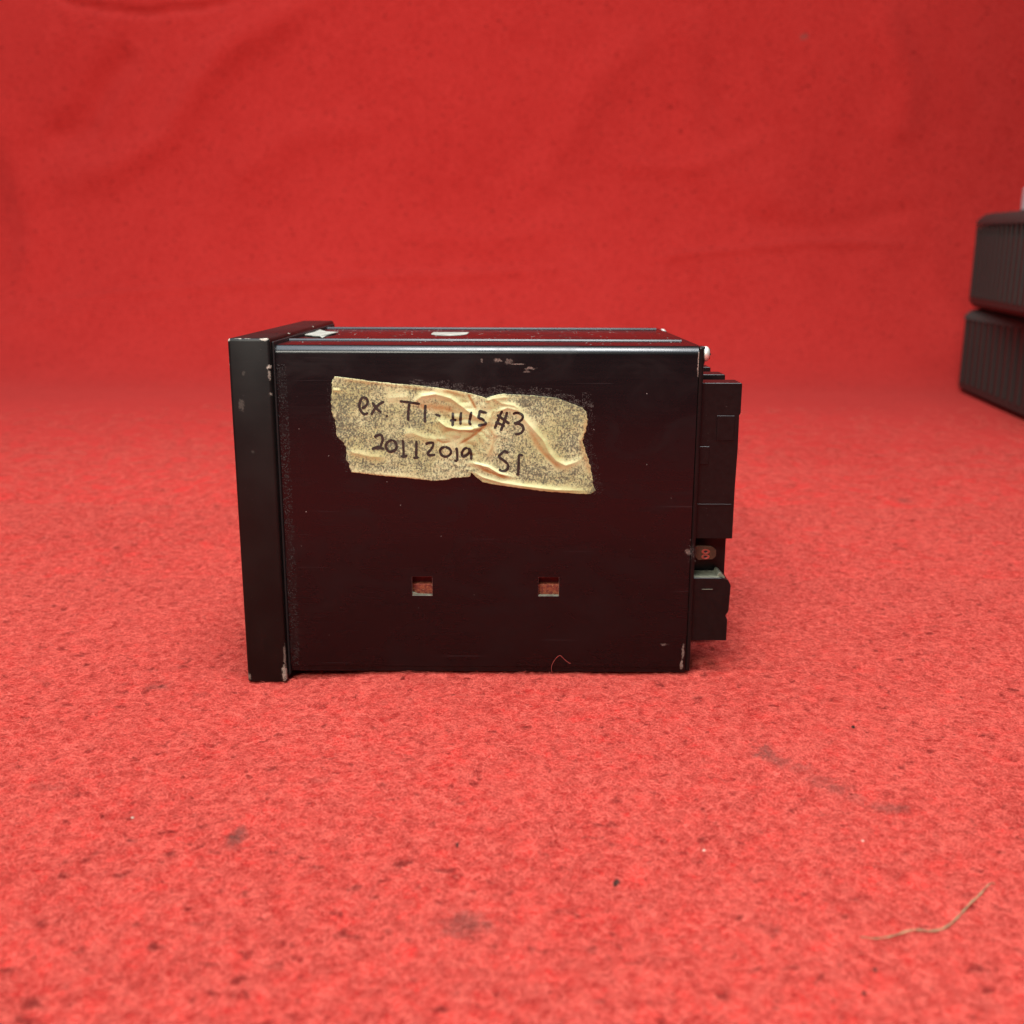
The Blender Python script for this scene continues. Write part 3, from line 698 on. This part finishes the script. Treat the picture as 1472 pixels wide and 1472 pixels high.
# ------------------------------------------------------------ loose bits on the cloth
def ground_z(x, y): return float(cloth_h(np.array([x * MM]), np.array([y * MM]))[0] / MM)
def strand(name, ctrl, rad, mat, lift, n=60, sides=6):
    P = spline(ctrl, n); pts = [(x, y, ground_z(x, y) + lift + (z if len(c_) else 0)) for (x, y, z), c_ in ((p, p) for p in P)]
    zz = np.array([p[2] for p in pts]); k = 7; zz = np.convolve(np.pad(zz, k // 2, 'edge'), np.ones(k) / k, 'valid')
    pts = [(p[0], p[1], z) for p, z in zip(pts, zz)]
    rr = [rad * (1 + .25 * math.sin(i * .9)) * min(1, .35 + 3 * min(i, n - 1 - i) / n) for i in range(n)]
    return tube(name, pts, rr, mat, None, sides)
M_straw = plain('tan_fibre', (.30, .17, .09), .8, var=.45, vscale=500)
M_redthread = plain('dull_red_thread', (.36, .05, .04), .7, var=.3)
o = strand('loose_strand', STRAND, .20, M_straw, .75, 90)
tag(o, 'tan curved fibre strand lying on the red felt in the right foreground', 'strand')
o = tube('red_thread', [tuple(p) for p in spline([(78.5, 1.0, .4), (75.5, 1.5, 1.6), (74.6, 1.9, 4.0), (75.6, 2.2, 6.4), (77.0, 2.3, 7.6), (78.2, 2.1, 6.6), (79.4, 1.8, 5.7), (80.0, 1.7, 5.5)], 40)], .055, M_redthread, None, 5)
tag(o, 'tiny curled red thread leaning against the foot of the black meter case', 'thread')

M_crumb_dark = plain('dark_grit', (.06, .024, .019), .95, spec=.05, var=.4)
M_crumb_pale = plain('pale_grit', (.62, .46, .36), .8, var=.2)
M_crumb_brown = plain('brown_grit', (.13, .035, .028), .95, spec=.05, var=.4)
def crumb(name, x, y, r_, mat, asp=1.0):
    bm = bmesh.new(); bmesh.ops.create_icosphere(bm, subdivisions=2, radius=r_)
    for v in bm.verts: v.co = Vector((v.co.x * asp, v.co.y, v.co.z * .5)) * random.uniform(.6, 1.3)
    me = bm_mesh(name, bm); o_ = link(name, me, mat, None)
    o_.location = (x * MM, y * MM, (ground_z(x, y) + r_ * .3 + .4) * MM); o_.rotation_euler[2] = random.uniform(0, 3); return o_
for nm, x, y, r_, mt, asp, lab in [
    ('pale_crumb', -17.2, -72.2, .34, M_crumb_pale, 1, 'small white crumb on the red felt, lower left of the meter'),
    ('pale_crumb', 102.6, -84.4, .30, M_crumb_pale, 1.2, 'pale crumb on the felt between the meter and the tan strand'),
    ('pale_crumb', 135.4, -81.5, .28, M_crumb_pale, 1, 'pale crumb on the felt straight behind the left end of the tan strand'),
    ('dark_crumb', 83.8, -95.6, .55, M_crumb_dark, 2.0, 'larger black grit crumb on the felt in the middle foreground'),
    ('dark_crumb', 52.8, -81.8, .42, M_crumb_dark, 2.0, 'black grit crumb on the felt below the first square opening'),
    ('dark_crumb', 124.3, -121.3, .36, M_crumb_brown, 1.3, 'farther of two brown crumbs in front of the tan strand'),
    ('dark_crumb', 120.6, -127.0, .36, M_crumb_brown, 1.3, 'nearest brown crumb, in front of the tan strand'),
    ('dark_crumb', 151.0, -27.0, .5, M_crumb_dark, 1.2, 'black crumb on the felt behind the long grey stain, right')]:
    tag(crumb(nm, x, y, r_, mt, asp), lab, 'crumb', 'crumbs on the red felt')
# small ring of lint by the foot of the stacked cases
pts = [(478 + 4.2 * math.cos(a), 520 + 7 * math.sin(a), 1.0 + .3 * math.sin(3 * a)) for a in np.linspace(0, 5.9, 40)]
o = tube('lint_loop', pts, .55, plain('pink_lint', (.75, .35, .3), .9), None, 6)
tag(o, 'small pale loop of lint on the felt at the foot of the stacked dark cases', 'lint')

# ------------------------------------------------------------ two stacked ribbed cases at the right edge
def shell_mat():
    m_, t, b = new_mat('dark_brown_grey_plastic')
    co = t.node('ShaderNodeTexCoord').outputs['Object']
    n = t.noise(t.scale_vec(co, (1, 1, .15)), 120, 3, .6)
    t.put(b.inputs['Base Color'], t.mix(n, (.026, .031, .027), (.040, .045, .040))); b.inputs['Roughness'].default_value = .5; b.inputs['Specular IOR Level'].default_value = .15
    return m_
M_shell = shell_mat(); M_teal = plain('dark_teal_lid_edge', (.050, .075, .066), .6, spec=.12)
def ribbed_case(loc, rz, label, trim, height=80, slope=0.0):
    root = bpy.data.objects.new('ribbed_case', None); COL.objects.link(root)
    root.location = Vector(loc) * MM; root.rotation_euler[2] = rz
    tag(root, label, 'case', 'dark ribbed cases stacked at the right edge')
    W, D, H = 230, 330, height      # local: far left corner at the origin, face along -y, body towards +x
    bm = bmesh.new(); add_box(bm, 0, W, -D, 0, 5, H - 10.6)
    if slope:
        for v in bm.verts:
            if v.co.z > H / 2: v.co.z += slope * v.co.y
    vert = [e for e in bm.edges if abs(e.verts[0].co.z - e.verts[1].co.z) > 10]
    bmesh.ops.bevel(bm, geom=vert, offset=12, segments=6, profile=.5, affect='EDGES')
    o_ = link('body', bm_mesh('body', bm), M_shell, root, True); o_.data.set_sharp_from_angle(angle=math.radians(30))
    # lid and foot: rounded rims with rounded plan corners
    def plate(name, levels, mat):
        bm = bmesh.new(); loops = []
        for z, ins in levels:
            R = max(3, 12.5 - ins); vs = []
            for cx, cy, a0 in ((W - ins - R, -ins - R, 0), (ins + R, -ins - R, 90), (ins + R, -D + ins + R, 180), (W - ins - R, -D + ins + R, 270)):
                for k in range(7):
                    a = math.radians(a0 + 15 * k); vs.append(bm.verts.new((cx + R * math.cos(a), cy + R * math.sin(a), z)))
            loops.append(vs)
        n = len(loops[0])
        for l0, l1 in zip(loops[:-1], loops[1:]):
            for k in range(n): bm.faces.new((l0[k], l0[(k + 1) % n], l1[(k + 1) % n], l1[k]))
        bm.faces.new(loops[-1]); bm.faces.new(loops[0][::-1])
        if slope:
            for v in bm.verts:
                if v.co.z > H / 2: v.co.z += slope * v.co.y
        o2 = link(name, bm_mesh(name, bm), mat, root, True); o2.data.set_sharp_from_angle(angle=math.radians(50)); return o2
    plate('lid', [(H - 10.59, -1.4), (H - 7, -.6), (H - 3.5, 3.2), (H - 1.4, 6.5), (H - .4, 12)], trim)
    plate('foot', [(0.0, 9), (1.2, 4), (4.99, 1)], M_dark)
    n = 16; first = None
    for k in range(n):
        y = -20 - k * (D - 40) / (n - 1)
        if first is None:
            bm = bmesh.new(); add_box(bm, -1.3, .6, -3.2, 3.2, 10, H - 10.7, .7, 2); first = bm_mesh('rib', bm); first.materials.append(M_shell)
        o3 = bpy.data.objects.new('rib', first); COL.objects.link(o3); o3.parent = root; o3.location = (0, y * MM, 0); o3.scale.z = 1 + slope * y / (H - 10.7)
    f2 = None
    for k in range(11):
        x = 22 + k * (W - 44) / 10
        if f2 is None:
            bm = bmesh.new(); add_box(bm, -3.2, 3.2, -.6, .9, 10, H - 10.7, .7, 2); f2 = bm_mesh('rib', bm); f2.materials.append(M_shell)
        for yy in (0,):
            o3 = bpy.data.objects.new('rib', f2); COL.objects.link(o3); o3.parent = root; o3.location = (x * MM, yy * MM, 0)
ribbed_case((493, 731, .2), -math.radians(9.3), 'lower dark ribbed plastic case, standing on the red felt at the right edge', M_teal)
ribbed_case((495, 729, 80.0), -math.radians(14.5), 'upper dark ribbed plastic case, lying on another case at the right edge', M_shell, 87, .036)

# pale container on the upper case, only its edge in view
root = bpy.data.objects.new('grey_container', None); COL.objects.link(root); root.location = (.5092, .60, .1621)
tag(root, 'pale grey container standing on top of the stacked dark cases, cut by the right edge', 'container')
M_grey = plain('pale_grey_plastic', (.50, .50, .49), .45, var=.05)
def lathe(name, prof, mat, parent):
    V = []; F = []; n = 40
    for rr, z in prof: V += [(rr * math.cos(2 * math.pi * k / n), rr * math.sin(2 * math.pi * k / n), z) for k in range(n)]
    for i in range(len(prof) - 1):
        for k in range(n): F.append((i * n + k, i * n + (k + 1) % n, (i + 1) * n + (k + 1) % n, (i + 1) * n + k))
    F.append(tuple(range(n))[::-1]); F.append(tuple((len(prof) - 1) * n + k for k in range(n)))
    o_ = link(name, mesh(name, V, F), mat, parent, True); o_.data.set_sharp_from_angle(angle=math.radians(35)); return o_
lathe('body', [(30, 0), (31, 1), (31, 17), (29.5, 19)], M_grey, root)
lathe('lid', [(28.5, 19.01), (28.5, 24), (26, 26)], M_grey, root)
